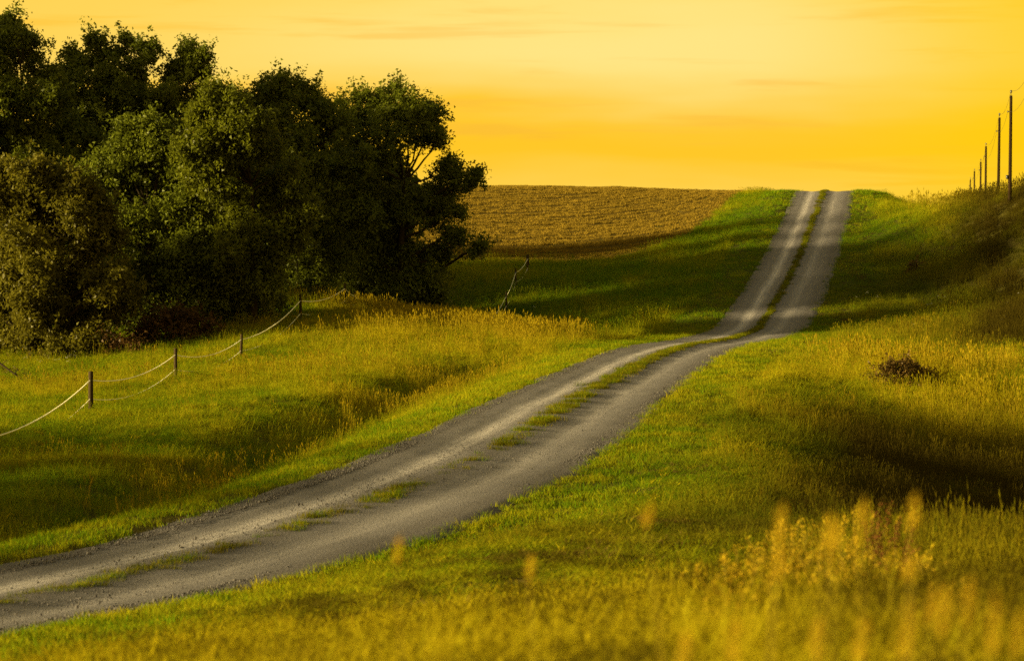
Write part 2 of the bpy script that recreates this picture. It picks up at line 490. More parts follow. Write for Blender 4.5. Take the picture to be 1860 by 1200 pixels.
M_GRASS = grass_mat('grass_blades', (.070, .150, .003), (.36, .285, .007))
M_DRY = grass_mat('dry_grass', (.20, .17, .007), (.40, .295, .013))
M_STUB = grass_mat('straw_stubble', (.14, .094, .011), (.23, .152, .020), .2)


def clump_mesh(name, mat, nb, h, spread, wd, lean, seed, heads=0, headlen=.1):
    r = np.random.default_rng(seed); V = []; F3 = []; F4 = []
    def put(vs, f3=(), f4=()):
        k = len(V); V.extend(vs)
        F3.extend([[i + k for i in f] for f in f3]); F4.extend([[i + k for i in f] for f in f4])
    for i in range(nb):
        a = r.uniform(0, 2 * math.pi); rr = spread * math.sqrt(r.uniform())
        p = np.array((rr * math.cos(a), rr * math.sin(a), -.03))
        hh = h * r.uniform(.55, 1.1); th = r.uniform(0, 2 * math.pi); ln = lean * r.uniform(.2, 1.2) * hh
        dv_ = np.array((math.cos(th), math.sin(th), 0)); s = np.array((-math.sin(th + 1.2), math.cos(th + 1.2), 0)) * wd * r.uniform(.7, 1.3) / 2
        q = p + dv_ * ln * .35 + np.array((0, 0, hh * .6)); t = p + dv_ * ln + np.array((0, 0, hh))
        put([p - s, p + s, q + s * .8, q - s * .8, t], [(3, 2, 4)], [(0, 1, 2, 3)])
    for i in range(heads):
        a = r.uniform(0, 2 * math.pi); rr = spread * math.sqrt(r.uniform())
        p = np.array((rr * math.cos(a), rr * math.sin(a), -.03)); hh = h * r.uniform(1.15, 1.9)
        th = r.uniform(0, 2 * math.pi); dv_ = np.array((math.cos(th), math.sin(th), 0)) * lean * hh * .5
        t = p + dv_ + np.array((0, 0, hh)); s = np.array((-math.sin(th), math.cos(th), 0)); s2 = np.array((math.cos(th), math.sin(th), 0))
        put([p - s * .003, p + s * .003, t + s * .002, t - s * .002], (), [(0, 1, 2, 3)])
        up = np.array((0, 0, headlen)) + dv_ * .15; hw = headlen * .13
        for sv in (s, s2):
            put([t - up * .1, t + up * .3 + sv * hw, t + up * 1.0, t + up * .3 - sv * hw], (), [(0, 1, 2, 3)])
    return mesh_np(name, np.array(V), [np.array(F4).reshape(-1, 4), np.array(F3).reshape(-1, 3)], mat)


def clump_set(name, meshes):
    col = bpy.data.collections.new(name)          # source shapes, not linked to the scene
    for i, m in enumerate(meshes):
        col.objects.link(bpy.data.objects.new('%s_%02d' % (name, i), m))
    return col


BR = [(1750, 820, 66, 7, 10, .9), (1640, 880, 55, 4.5, 7, .7), (1850, 940, 47, 5, 7, .9), (1500, 860, 54, 3, 8, .45), (1820, 500, 150, 12, 16, .75), (1740, 590, 128, 9, 8, .7), (1860, 620, 116, 6, 5, .8), (1700, 1010, 38, 3.5, 5, .7), (1860, 1060, 32, 3, 5, .8), (1660, 470, 168, 4, 8, .4), (1860, 1170, 15, 1.3, 6, .9), (1760, 1080, 24, 1.6, 6, .75)]  # brown spots: dead weeds, and shade painted on the right slope and bank
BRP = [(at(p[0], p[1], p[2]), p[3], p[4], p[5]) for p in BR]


def brown_and_shade(x, y):
    """share of dead brown weeds and of painted shade at right"""
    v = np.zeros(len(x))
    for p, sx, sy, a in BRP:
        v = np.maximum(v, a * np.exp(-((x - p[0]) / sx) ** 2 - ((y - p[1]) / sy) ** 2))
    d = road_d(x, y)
    v = np.maximum(v, .95 * sstep(8, 14, d) * sstep(104, 118, y)); v = np.maximum(v, 1.0 * sstep(4.5, 10, d) * sstep(32, 40, y) * (1 - sstep(72, 86, y)))  # painted shade: brown laid over the whole right bank and slope
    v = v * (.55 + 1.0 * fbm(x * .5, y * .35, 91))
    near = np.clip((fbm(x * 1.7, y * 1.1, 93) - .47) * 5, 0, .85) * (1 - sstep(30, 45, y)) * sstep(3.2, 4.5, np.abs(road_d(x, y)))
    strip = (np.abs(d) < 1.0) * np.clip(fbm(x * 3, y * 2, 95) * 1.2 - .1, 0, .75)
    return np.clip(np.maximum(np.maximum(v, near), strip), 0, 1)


def scatter(name, P, rot, scl, tint, idx, col, label, cat):
    """one stuff object: points that carry the clumps"""
    me = bpy.data.meshes.new(name)
    nP = len(P); me.vertices.add(nP); me.vertices.foreach_set('co', P.astype(np.float32).ravel())
    me.attributes.new('rot', 'FLOAT_VECTOR', 'POINT').data.foreach_set('vector', rot.astype(np.float32).ravel())
    me.attributes.new('scl', 'FLOAT_VECTOR', 'POINT').data.foreach_set('vector', scl.astype(np.float32).ravel())
    me.attributes.new('tint', 'FLOAT', 'POINT').data.foreach_set('value', tint.astype(np.float32))
    me.attributes.new('brown', 'FLOAT', 'POINT').data.foreach_set('value', brown_and_shade(P[:, 0], P[:, 1]).astype(np.float32))
    me.attributes.new('idx', 'INT', 'POINT').data.foreach_set('value', idx.astype(np.int32))
    o = obj(name, me); tag(o, label, cat, kind='stuff')
    ng = bpy.data.node_groups.new(name, 'GeometryNodeTree')
    ng.interface.new_socket('Geometry', in_out='INPUT', socket_type='NodeSocketGeometry')
    ng.interface.new_socket('Geometry', in_out='OUTPUT', socket_type='NodeSocketGeometry')
    g = NB(ng)
    gi = g.n('NodeGroupInput'); go = g.n('NodeGroupOutput')
    ci = g.n('GeometryNodeCollectionInfo'); ci.inputs[0].default_value = col
    ci.inputs['Separate Children'].default_value = True; ci.inputs['Reset Children'].default_value = True
    ip = g.n('GeometryNodeInstanceOnPoints'); ip.inputs['Pick Instance'].default_value = True
    def na(nm, ty):
        nd = g.n('GeometryNodeInputNamedAttribute', data_type=ty); nd.inputs[0].default_value = nm
        return nd.outputs[0]
    g.l(gi.outputs[0], ip.inputs['Points']); g.l(ci.outputs[0], ip.inputs['Instance'])
    g.l(na('idx', 'INT'), ip.inputs['Instance Index']); g.l(na('scl', 'FLOAT_VECTOR'), ip.inputs['Scale'])
    er = g.n('FunctionNodeEulerToRotation'); g.l(na('rot', 'FLOAT_VECTOR'), er.inputs[0]); g.l(er.outputs[0], ip.inputs['Rotation'])
    g.l(ip.outputs[0], go.inputs[0])
    md = o.modifiers.new('scatter', 'NODES'); md.node_group = ng
    return o


def frustum_points(d0, d1, dens, left=2.5, right=3.0, k=.2117):
    """uniform random plan points between distances d0, d1 in front of the camera"""
    w1 = 2 * k * d1 + left + right
    nP = int(w1 * (d1 - d0) * dens)
    y = rng.uniform(d0, d1, nP); x = rng.uniform(-k * d1 - left, k * d1 + right, nP)
    ok = (x > -k * y - left) & (x < k * y + right)
    return x[ok], y[ok]


def euler(nP, tilt=.12):
    return np.stack([rng.normal(0, tilt, nP), rng.normal(0, tilt, nP), rng.uniform(0, 2 * math.pi, nP)], 1)


short = clump_set('short_tuft', [clump_mesh('short_tuft', M_GRASS, 34, .11, .17, .009, .7, 50 + i) for i in range(5)])
medium = clump_set('meadow_tuft', [clump_mesh('meadow_tuft', M_GRASS, 34, .33, .20, .009, .55, 60 + i, heads=2 * (i % 3), headlen=.07) for i in range(6)])
tall = clump_set('seed_tuft', [clump_mesh('seed_tuft', M_DRY, 10, .42, .16, .009, .45, 70 + i, heads=9, headlen=.12) for i in range(6)])

BANDS = [(8, 20, 42, 1.0), (20, 40, 34, 1.0), (40, 70, 24, 1.08), (70, 100, 17, 1.2), (100, 140, 12, 1.35), (140, 200, 7, 1.6), (200, 262, 5, 1.9)]
PX, PY, PS = [], [], []
for d0, d1, dens, s in BANDS:
    x, y = frustum_points(d0, d1, dens); PX.append(x); PY.append(y); PS.append(np.full(len(x), s))
PX = np.concatenate(PX); PY = np.concatenate(PY); PS = np.concatenate(PS)
dry, hgt = attrs(PX, PY); dr = road_d(PX, PY); ad_ = np.abs(dr)
patch = fbm(PX * .35, PY * .22, 31); patch2 = fbm(PX * 1.4, PY * 1.0, 37)
edge_n = (fbm(PY * .35, np.sign(dr) * 7 + 20, 21) - .5) * .5
lim = HALF - .32 - edge_n + (patch2 - .5) * .7
keep = (ad_ > lim) & (in_field(PX, PY) < 0)
verge = keep & (ad_ < 3.9 + patch * 2.0)
meadow = keep & ~verge
# verge: short mown grass
xv, yv = PX[verge], PY[verge]; nv = len(xv)
thin = rng.uniform(size=nv) < np.clip((ad_[verge] - lim[verge]) * 1.6 + .25, 0, 1)
xv, yv = xv[thin], yv[thin]; nv = len(xv); sc_ = PS[verge][thin] * rng.uniform(.7, 1.4, nv)
tv = np.clip(dry[verge][thin] * .75 + (patch2[verge][thin] - .5) * .8, 0, 1)
scatter('verge_grass', np.stack([xv, yv, np.maximum(ground(xv, yv), -99)], 1), euler(nv, .15), np.stack([sc_, sc_, sc_ * rng.uniform(.8, 1.5, nv)], 1), tv, rng.integers(0, 5, nv), short,
        'short green grass along both edges of the gravel road', 'grass')
# meadow: longer grass everywhere else
xm, ym = PX[meadow], PY[meadow]; nm = len(xm)
hs = hgt[meadow] * np.where((dr[meadow] < 0) & (PY[meadow] < 125), .72, 1) / .33 * np.where((PY[meadow] < 34) & (PX[meadow] > 1), .6 + 1.1 * fbm(PX[meadow] * 2.2, PY[meadow] * 1.2, 97), 1) * (.35 + 1.1 * patch[meadow] + .5 * (patch2[meadow] - .4)); s = PS[meadow] * rng.uniform(.75, 1.25, nm)
tm = np.clip(dry[meadow] + (patch[meadow] - .5) * .8 + (patch2[meadow] - .5) * .5, 0, 1)
scatter('meadow_grass', np.stack([xm, ym, ground(xm, ym)], 1), euler(nm, .12), np.stack([s, s, s ** .3 * hs], 1), tm, rng.integers(0, 6, nm), medium,
        'long green and straw coloured grass covering the meadow and slopes', 'grass')
# dry seed grass where it is driest
sel = meadow & (rng.uniform(size=len(PX)) < np.clip((dry + (patch - .5) * .9 - .42) * .42, 0, .35) * np.interp(PY, [8, 24, 32, 60], [0.02, .04, .3, 1])) & (ad_ > 4.5)
xs_, ys_ = PX[sel], PY[sel]; nt = len(xs_); s = PS[sel] ** .6 * rng.uniform(.7, 1.3, nt) * np.clip(hgt[sel] / .42, .4, 1.3) * np.interp(ys_, [8, 25, 60], [.7, .62, 1])
def line(p, q, nn, sp):
    a = at(*p); e = at(*q); t_ = rng.uniform(0, 1, nn)
    return a[0] + (e[0] - a[0]) * t_ + rng.normal(0, sp, nn), a[1] + (e[1] - a[1]) * t_ + rng.normal(0, sp, nn)
for p_, q_, nn, sp, sc2 in [((230, 915, 54), (480, 780, 69), 60, .9, .85), ((1690, 366, 207), (1765, 360, 192), 90, 1.2, 1.9), ((1770, 358, 190), (1870, 350, 172), 90, 1.5, 1.5), ((660, 570, 136), (1030, 628, 115), 420, .8, 1.35), ((1560, 660, 104), (1850, 690, 95), 200, 2.0, 1.3)]:
    a_, b_ = line(p_, q_, nn, sp); xs_ = np.concatenate([xs_, a_]); ys_ = np.concatenate([ys_, b_]); s = np.concatenate([s, rng.uniform(.7, 1.2, nn) * sc2])
nt = len(xs_)
scatter('dry_seed_grass', np.stack([xs_, ys_, ground(xs_, ys_)], 1), euler(nt, .12), np.stack([s, s, s], 1), np.clip(np.concatenate([dry[sel], np.full(nt - int(sel.sum()), .8)]) + rng.normal(0, .2, nt), 0, 1), rng.integers(0, 6, nt), tall,
        'golden dry grass with seed heads on ridge and foreground', 'grass')
# broad leaved weeds mixed into the grass
forb = clump_set('forb', [clump_mesh('forb', M_GRASS, 18, .17, .12, .034, 1.2, 120 + i) for i in range(5)])
xw, yw = [], []
for d0, d1, dn in ((20, 32, 1.5), (32, 70, 1.8), (70, 125, .8)):
    a_, b_ = frustum_points(d0, d1, dn); xw.append(a_); yw.append(b_)
xw = np.concatenate(xw); yw = np.concatenate(yw)
okw = (np.abs(road_d(xw, yw)) > HALF + .1) & (fbm(xw * .3, yw * .22, 55) > .46); xw, yw = xw[okw], yw[okw]; nw = len(xw); s = rng.uniform(.5, 1.3, nw) * np.interp(yw, [20, 40], [.5, 1]) * np.interp(np.abs(road_d(xw, yw)), [2.6, 6], [.5, 1])
scatter('broadleaf_weeds', np.stack([xw, yw, ground(xw, yw)], 1), euler(nw, .15), np.stack([s, s, s], 1), rng.choice([.05, .15, .6, .9], nw), rng.integers(0, 5, nw), forb,
        'broad leaved weeds mixed into the meadow and verge grass', 'weeds')
# centre strip of the road
yc = np.concatenate([rng.uniform(28, 60, 1500), rng.uniform(60, 140, 5200), rng.uniform(140, 225, 3600)])
pn = .35 * fbm(yc * .5, yc * 0 + 3, 77) + .65 * fbm(yc * 1.6, yc * 0 + 9, 78); dens_c = np.interp(yc, [25, 60, 75, 100, 130, 225], [.54, .53, .54, .62, .82, .60])
okc = rng.uniform(size=len(yc)) < np.maximum(sstep(-.04, .10, pn - (1 - dens_c)), .10)
yc = yc[okc]; off = rng.normal(0, .17, len(yc)) * np.interp(yc, [30, 90, 130], [.9, 1.0, .5]) + (fbm(yc * .9, yc * 0 + 1, 79) - .5) * .35
xc = road_x(yc) + off; nc = len(xc); s = np.interp(yc, [30, 80, 130, 220], [.8, 1.0, 1.0, 1.1]) * rng.uniform(.6, 1.3, nc)
scatter('centre_strip_grass', np.stack([xc, yc, road_z(yc) + .0], 1), euler(nc, .15), np.stack([s, s, s * rng.uniform(.9, 1.9, nc)], 1), np.clip(.32 + rng.normal(0, .28, nc), 0, 1), rng.integers(0, 5, nc), short,
        'tufts of low grass growing between the two wheel tracks', 'grass')

# stubble rows on the hill field
stub = clump_set('stubble_tuft', [clump_mesh('stubble_tuft', M_STUB, 30, .15, .30, .03, .35, 90 + i) for i in range(4)])
nS = 210000
x = rng.uniform(-62, 26, nS); y = rng.uniform(183, 285, nS)
f = in_field(x, y)
ph = (y - .35 * np.interp(x, [-130, -4, 6.7, 10.5, 13.9, 16.5, 18.6, 21, 23.5, 26], [184, 184, 183.5, 187, 194, 205, 215, 228, 240, 262]) + .10 * x + (fbm(x * .05, y * .05, 4) - .5) * 3) / 2.7
band = .5 + .5 * np.cos(2 * math.pi * ph)
ok = (f > 0.2) & (x > -.2117 * y - 3) & (rng.uniform(size=nS) < .03 + .97 * band ** 3)
x, y = x[ok], y[ok]; nS = len(x); s = rng.uniform(.7, 1.3, nS)
scatter('stubble_rows', np.stack([x, y, ground(x, y) + .03], 1), euler(nS, .1), np.stack([s, s, s], 1), rng.uniform(0, 1, nS), rng.integers(0, 4, nS), stub,
        'curving rows of cut straw stubble on the hill field', 'stubble')

# loose stones of the road
m_stone, b = new_mat('stone')
t = b.n('ShaderNodeAttribute', attribute_type='INSTANCER', attribute_name='tint')
c = b.mix(t.outputs['Fac'], (.045, .042, .046), (.14, .128, .124))
df = b.n('ShaderNodeBsdfDiffuse'); b.l(c, df.inputs[0]); finish(b, df.outputs[0])
def stone_mesh(seed):
    r = np.random.default_rng(seed); ph_ = (1 + 5 ** .5) / 2
    V = np.array([(-1, ph_, 0), (1, ph_, 0), (-1, -ph_, 0), (1, -ph_, 0), (0, -1, ph_), (0, 1, ph_), (0, -1, -ph_), (0, 1, -ph_), (ph_, 0, -1), (ph_, 0, 1), (-ph_, 0, -1), (-ph_, 0, 1)]) / 1.9
    V = V * r.uniform(.7, 1.2, (12, 1)) * np.array((1, .8, .6))
    Fc = [(0, 11, 5), (0, 5, 1), (0, 1, 7), (0, 7, 10), (0, 10, 11), (1, 5, 9), (5, 11, 4), (11, 10, 2), (10, 7, 6), (7, 1, 8), (3, 9, 4), (3, 4, 2), (3, 2, 6), (3, 6, 8), (3, 8, 9), (4, 9, 5), (2, 4, 11), (6, 2, 10), (8, 6, 7), (9, 8, 1)]
    return mesh_np('stone', V, np.array(Fc), m_stone)
stones = clump_set('stone', [stone_mesh(i) for i in range(5)])
ys2 = np.concatenate([rng.uniform(22, 60, 20000), rng.uniform(60, 110, 9000)])
d2 = np.where(rng.uniform(size=len(ys2)) < .62, np.sign(rng.normal(size=len(ys2))) * (2.15 + np.abs(rng.normal(0, .3, len(ys2)))), rng.normal(0, .8, len(ys2)))
x2 = road_x(ys2) + d2; ns = len(ys2); ss = rng.gamma(2.0, .0042, ns) + .006
pz = road_z(ys2) - .055 * np.exp(-((np.abs(d2) - 1.12) / .48) ** 2) - .10 * sstep(HALF - .1, 3.0, np.abs(d2) + (fbm(ys2 * .35, np.sign(d2) * 7 + 20, 21) - .5) * .5) + (fbm(x2 * 1.6, ys2 * 1.2, 9) - .5) * .05 + .012
scatter('loose_gravel', np.stack([x2, ys2, pz], 1), rng.uniform(0, 6.28, (ns, 3)), np.stack([ss, ss, ss], 1), np.clip(rng.beta(1.2, 3.5, ns), 0, 1), rng.integers(0, 5, ns), stones,
        'loose grey stones along the gravel road margins', 'gravel')


# ------------------------------------------------------------------ trees
def leaf_mat(name, dark, light, trans=.45, spec=.07):
    m, b = new_mat(name)
    geo = b.n('ShaderNodeNewGeometry')
    r = geo.outputs['Random Per Island']
    nz = b.noise(geo.outputs['Position'], .55, 2, .5)
    f = b.math('ADD', b.math('MULTIPLY', r, .6), b.math('MULTIPLY', b.smooth(nz, .35, .65), .4))
    c = b.mix(f, dark, light)
    p = b.n('ShaderNodeBsdfPrincipled'); b.l(c, p.inputs['Base Color']); p.inputs['Roughness'].default_value = .42
    p.inputs['Specular IOR Level'].default_value = spec
    tl = b.n('ShaderNodeBsdfTranslucent'); b.l(c, tl.inputs[0])
    mx = b.n('ShaderNodeMixShader'); mx.inputs[0].default_value = trans
    b.l(p.outputs[0], mx.inputs[1]); b.l(tl.outputs[0], mx.inputs[2])
    finish(b, mx.outputs[0])
    return m


L_OAK = leaf_mat('oak_leaves', (.050, .062, .005), (.118, .135, .009))
L_LIT = leaf_mat('light_leaves', (.056, .064, .004), (.112, .122, .007), .5)
L_BRN = leaf_mat('olive_leaves', (.060, .056, .005), (.118, .104, .008), .45, .09)
L_RED = leaf_mat('rusty_leaves', (.050, .028, .008), (.125, .066, .018))
L_YEL = leaf_mat('yellow_green_leaves', (.10, .12, .012), (.20, .20, .02), .45)
m_bark, b = new_mat('bark')
geo = b.n('ShaderNodeNewGeometry')
nb_ = b.noise(geo.outputs['Position'], 9, 4, .6)
c = b.mix(nb_, (.012, .009, .005), (.036, .027, .016))
df = b.n('ShaderNodeBsdfDiffuse'); b.l(c, df.inputs[0])
bp = b.n('ShaderNodeBump'); bp.inputs['Strength'].default_value = .8; b.l(nb_, bp.inputs['Height']); b.l(bp.outputs[0], df.inputs['Normal'])
finish(b, df.outputs[0])


def unit(v): return v / (np.linalg.norm(v, axis=-1, keepdims=True) + 1e-9)


def leaves(centres, outward, sizes, per, leaf, mat, r):
    """twig clusters of diamond leaves; centres (m,3)"""
    m = len(centres)
    c = np.repeat(centres, per, 0); o = np.repeat(outward, per, 0); sz = np.repeat(sizes, per)[:, None]
    g = r.normal(size=(len(c), 3))
    g = g - o * (g * o).sum(1, keepdims=True) * .45
    spray = np.repeat(r.uniform(size=m) < .35, per)[:, None]
    p = c + g * sz * np.where(spray, .28, .5) + o * spray * sz * r.uniform(-.6, 1.9, (len(c), 1))
    ax = unit(r.normal(size=(len(c), 3)) + o * .5 + np.array((0, 0, -.25)))
    nrm = unit(r.normal(size=(len(c), 3)) * .9 + np.array((0, 0, .75)) + o * .35)
    sd = unit(np.cross(nrm, ax))
    L = leaf * r.uniform(.65, 1.35, (len(c), 1)); W = L * r.uniform(.26, .40, (len(c), 1))
    V = np.stack([p - ax * L * .4 + sd * W * 1.1, p + ax * L * .65, p - ax * L * .4 - sd * W * 1.1], 1).reshape(-1, 3)
    Fq = np.arange(len(V)).reshape(-1, 3)
    return V, Fq


def tree(name, label, px, base_py, D, lobes, mat, leaf=.175, cdens=5.2, per=42, trunk_r=.22, group='oaks and other trees at the wood edge', cat='tree', limbs=True, seed=0, twig=.48, trunk_top=None, spread=.35):
    """lobes: (px, py, radius px[, extra metres of depth])"""
    r = np.random.default_rng(1000 + seed)
    bx, by, _ = at(px, base_py, D)
    bz = float(ground(np.array([bx]), np.array([by]))[0]) - .1
    base = np.array((bx, by, bz))
    root = thing(name, base, label, cat, group)
    k = D / F
    Cn = []; Rn = []
    for lb in lobes:
        dd_ = lb[3] if len(lb) > 3 else r.normal(0, 1.0) * min(1.6, lb[2] * k * .8)
        Cn.append(at(lb[0], lb[1], D + dd_)); Rn.append(lb[2] * k)
    Cn = np.array(Cn); Rn = np.array(Rn)
    if cat == 'bush': Cn[:, 2] += bz + .1 - at(px, base_py, D)[2]      # stand it on the ground
    big = len(Cn)
    if cat == 'tree':
        sat = [(c_ + unit(r.normal(size=3) + np.array((0, 0, .35))) * R_ * .95, R_ * r.uniform(.30, .5)) for c_, R_ in zip(Cn, Rn) for q in range(3)]
        Cn = np.concatenate([Cn, [q[0] for q in sat]]); Rn = np.concatenate([Rn * .9, [q[1] for q in sat]])
    # crown
    cen, out, siz = [], [], []
    for cc, R in zip(Cn, Rn):
        m = max(6, int(cdens * 8.0 * R * R + 4))
        dr_ = unit(r.normal(size=(m, 3)))
        rad = R * (.22 + .85 * r.uniform(size=m) ** .55) * (1 + .27 * r.normal(size=m))
        q = cc + dr_ * rad[:, None] * np.array((1, .9, .82))
        cen.append(q); out.append(unit(dr_ + np.array((0, 0, .25)))); siz.append(r.uniform(.6, 1.35, m) * twig)
    cen = np.concatenate(cen); out = np.concatenate(out); siz = np.concatenate(siz)
    ok = cen[:, 2] > ground(cen[:, 0], cen[:, 1]) + .05
    V, Fq = leaves(cen[ok], out[ok], siz[ok], per, leaf, mat, r)
    obj('crown', mesh_np('crown', V - base, Fq, mat), root)
    # trunk and limbs
    if limbs:
        top = Cn[np.argmax(Cn[:, 2])]; low = Cn[:, 2].min()
        H = (trunk_top if trunk_top else .62) * (top[2] - bz)
        lean = (Cn[:, :2].mean(0) - base[:2]) * .55
        ts = np.linspace(0, 1, 9)
        TP = np.stack([base[0] + lean[0] * ts ** 1.4 + r.normal(0, .07, 9) * ts, base[1] + lean[1] * ts ** 1.4 + r.normal(0, .07, 9) * ts, bz - .15 + (H + .15) * ts], 1)
        TR = trunk_r * (1.25 - .25 * sstep(0, .15, ts)) * (1 - .62 * ts)
        mb = MB(); mb.tube(TP, TR, 9)
        obj('trunk', mb.mesh('trunk', m_bark, True, base), root)
        for cc, R in zip(Cn[:big], Rn[:big]):
            tz = np.clip((cc[2] - bz - np.hypot(*(cc[:2] - base[:2])) * .45) / H, .22, .97)
            a = np.array([np.interp(tz, ts, TP[:, j]) for j in range(3)]); ra = np.interp(tz, ts, TR) * .6
            e = cc + np.array((0, 0, R * .35)); Lh = np.linalg.norm(e - a)
            mid = (a + e) / 2 + np.array((r.normal(0, .06), r.normal(0, .06), -.10)) * Lh
            ss_ = np.linspace(0, 1, 7)[:, None]
            cv = (1 - ss_) ** 2 * a + 2 * ss_ * (1 - ss_) * mid + ss_ ** 2 * e + r.normal(0, .05, (7, 3)) * np.sin(ss_ * math.pi)
            mb = MB(); mb.tube(cv, ra * (1 - .85 * ss_[:, 0]) + .012, 6)
            for q in range(5):
                s0 = r.uniform(.45, .98); a2 = np.array([np.interp(s0, ss_[:, 0], cv[:, j]) for j in range(3)])
                e2 = cc + unit(r.normal(size=3)) * R * .85
                m2 = (a2 + e2) / 2 + r.normal(0, .1, 3)
                mb.tube([a2, m2, e2], [ra * .28 + .006, ra * .16 + .006, .006], 5)
            obj('limb', mb.mesh('limb', m_bark, True, base), root)
    return root


TR = 'trees at the wood edge'
tree('oak_tree', 'large dark oak with long limbs reaching out toward the stubble field', 722, 590, 152,
     [(690, 190, 42), (645, 212, 36), (750, 200, 36), (785, 215, 22), (705, 245, 46), (650, 285, 48), (765, 250, 26), (800, 248, 16), (840, 330, 22), (866, 325, 14), (812, 300, 18), (800, 345, 26),
      (745, 365, 40), (660, 370, 52), (700, 425, 52), (780, 390, 22), (828, 384, 12), (800, 375, 14), (835, 435, 16), (868, 450, 13), (815, 428, 14), (640, 455, 50), (720, 485, 54), (775, 465, 36), (690, 535, 58), (770, 530, 36), (625, 520, 44), (800, 545, 20), (740, 570, 34), (640, 335, 40), (655, 575, 36)],
     L_OAK, seed=1, trunk_r=.32, trunk_top=.66, cdens=5.6)
tree('oak_tree', 'dark rounded oak between the long limbed oak and the pale green tree', 545, 590, 146,
     [(520, 158, 32), (482, 172, 26), (558, 182, 30), (590, 205, 24), (510, 215, 42), (570, 250, 42), (462, 212, 34), (540, 300, 54), (600, 320, 42), (570, 390, 52), (520, 430, 56), (600, 460, 48), (560, 520, 46), (600, 545, 36), (470, 270, 46), (615, 230, 28), (540, 570, 30), (430, 190, 24), (455, 240, 34), (500, 360, 44), (630, 380, 40), (640, 300, 30)],
     L_OAK, seed=2, trunk_r=.30, cdens=5.8)
tree('broadleaf_tree', 'pale green tree with layered sprays of leaves above the fence', 462, 588, 127,
     [(405, 185, 30), (372, 210, 32), (440, 232, 40), (490, 270, 30), (410, 280, 48), (520, 318, 30), (470, 335, 44), (545, 362, 26), (556, 402, 20), (505, 412, 36), (420, 370, 46), (452, 430, 40), (380, 330, 40), (535, 440, 18), (490, 470, 26), (420, 450, 34), (430, 500, 36), (395, 540, 36), (480, 520, 28), (385, 240, 34), (350, 280, 34), (400, 175, 20), (430, 185, 20), (445, 545, 30)],
     L_LIT, seed=3, trunk_r=.2, cdens=4.8)
tree('broadleaf_tree', 'bushy olive tree standing in front of the airy topped trees', 270, 610, 128,
     [(262, 255, 34), (302, 282, 34), (222, 285, 36), (330, 322, 34), (280, 335, 44), (208, 345, 42), (322, 380, 38), (255, 405, 48), (200, 420, 42), (335, 440, 42), (262, 480, 48), (370, 480, 40), (215, 520, 36), (320, 520, 40), (390, 520, 30), (230, 230, 24), (290, 235, 26), (360, 400, 40), (280, 560, 40), (350, 555, 36), (215, 575, 30), (170, 320, 36), (180, 480, 36)],
     L_OAK, seed=4, trunk_r=.22, cdens=5.2)
tree('oak_tree', 'airy topped oak with separate leaf clumps against the sky', 245, 612, 142,
     [(150, 115, 22), (130, 105, 12), (190, 95, 20), (168, 80, 12), (232, 88, 22), (268, 95, 20), (345, 120, 28), (338, 92, 16), (370, 105, 10), (362, 140, 16), (318, 140, 20), (240, 132, 30), (200, 140, 28), (170, 165, 38), (300, 185, 34), (255, 195, 42), (190, 225, 44), (330, 190, 28), (280, 240, 40), (120, 150, 26), (110, 190, 30), (360, 175, 22), (215, 175, 36), (140, 215, 34)],
     L_OAK, seed=5, trunk_r=.28, cdens=5.0, trunk_top=.75)
tree('oak_tree', 'tallest dark oak behind the olive tree with drooping boughs', 20, 630, 134,
     [(8, 45, 22), (30, 62, 16), (55, 78, 12), (25, 100, 34), (72, 128, 28), (95, 150, 16), (30, 165, 46), (100, 190, 34), (45, 235, 54), (115, 250, 44), (160, 280, 40), (-30, 110, 44), (-40, 200, 60), (-20, 290, 60), (70, 300, 50), (140, 340, 46), (-70, 120, 50), (-90, 230, 70)],
     L_OAK, seed=6, trunk_r=.34, cdens=5.2)
tree('broadleaf_tree', 'spreading olive brown tree with boughs hanging low over the meadow', 60, 655, 121,
     [(60, 340, 44), (125, 350, 38), (172, 372, 26), (35, 395, 52), (105, 415, 48), (165, 450, 36), (60, 470, 56), (130, 505, 48), (195, 525, 38), (232, 552, 20), (70, 550, 54), (150, 580, 38), (15, 540, 52), (105, 622, 28), (-30, 440, 66), (-40, 560, 60), (205, 570, 24), (-20, 350, 50), (40, 610, 40), (180, 610, 26), (95, 590, 40), (200, 440, 24), (150, 400, 34), (190, 390, 20), (215, 495, 22), (20, 330, 40), (100, 320, 22)],
     L_BRN, seed=7, trunk_r=.26, cdens=5.2)
# trees farther back in the wood
def bulk(pxc, top, bot, half, nL, R, seed):
    r = np.random.default_rng(seed); L = []
    for i in range(nL):
        t_ = r.uniform(0, 1); w_ = half * (0.35 + .65 * math.sin(math.pi * min(1, .18 + t_ * .75)))
        L.append((pxc + r.uniform(-w_, w_), top + R * .6 + t_ * (bot - top - R), R * r.uniform(.7, 1.2), r.normal(0, 1.5)))
    return L
for i, (pxc, top, half, D_, lab) in enumerate([
        (640, 265, 95, 166, 'shaded tree deep in the wood behind the long limbed oak'),
        (420, 205, 110, 160, 'shaded tree deep in the wood behind the pale green tree'),
        (190, 190, 110, 158, 'shaded tree deep in the wood behind the airy topped oak'),
        (520, 330, 100, 158, 'low shaded tree deep in the wood behind the rounded oak'),
        (-20, 220, 110, 152, 'shaded tree deep in the wood behind the tallest oak'),
        (330, 290, 110, 166, 'shaded tree deep in the wood behind the bushy olive tree'),
        (60, 260, 110, 182, 'hidden tree added for shade at the back of the wood behind the spreading tree')]):  # last one deepens the wood so its shadow covers the far slope
    tree('woodland_tree', lab, pxc, 600, D_, bulk(pxc, top, 590, half, 22, 48, 40 + i), L_OAK, leaf=.36, cdens=1.9, per=22, seed=20 + i, trunk_r=.25, twig=.5, group='trees deep in the wood')
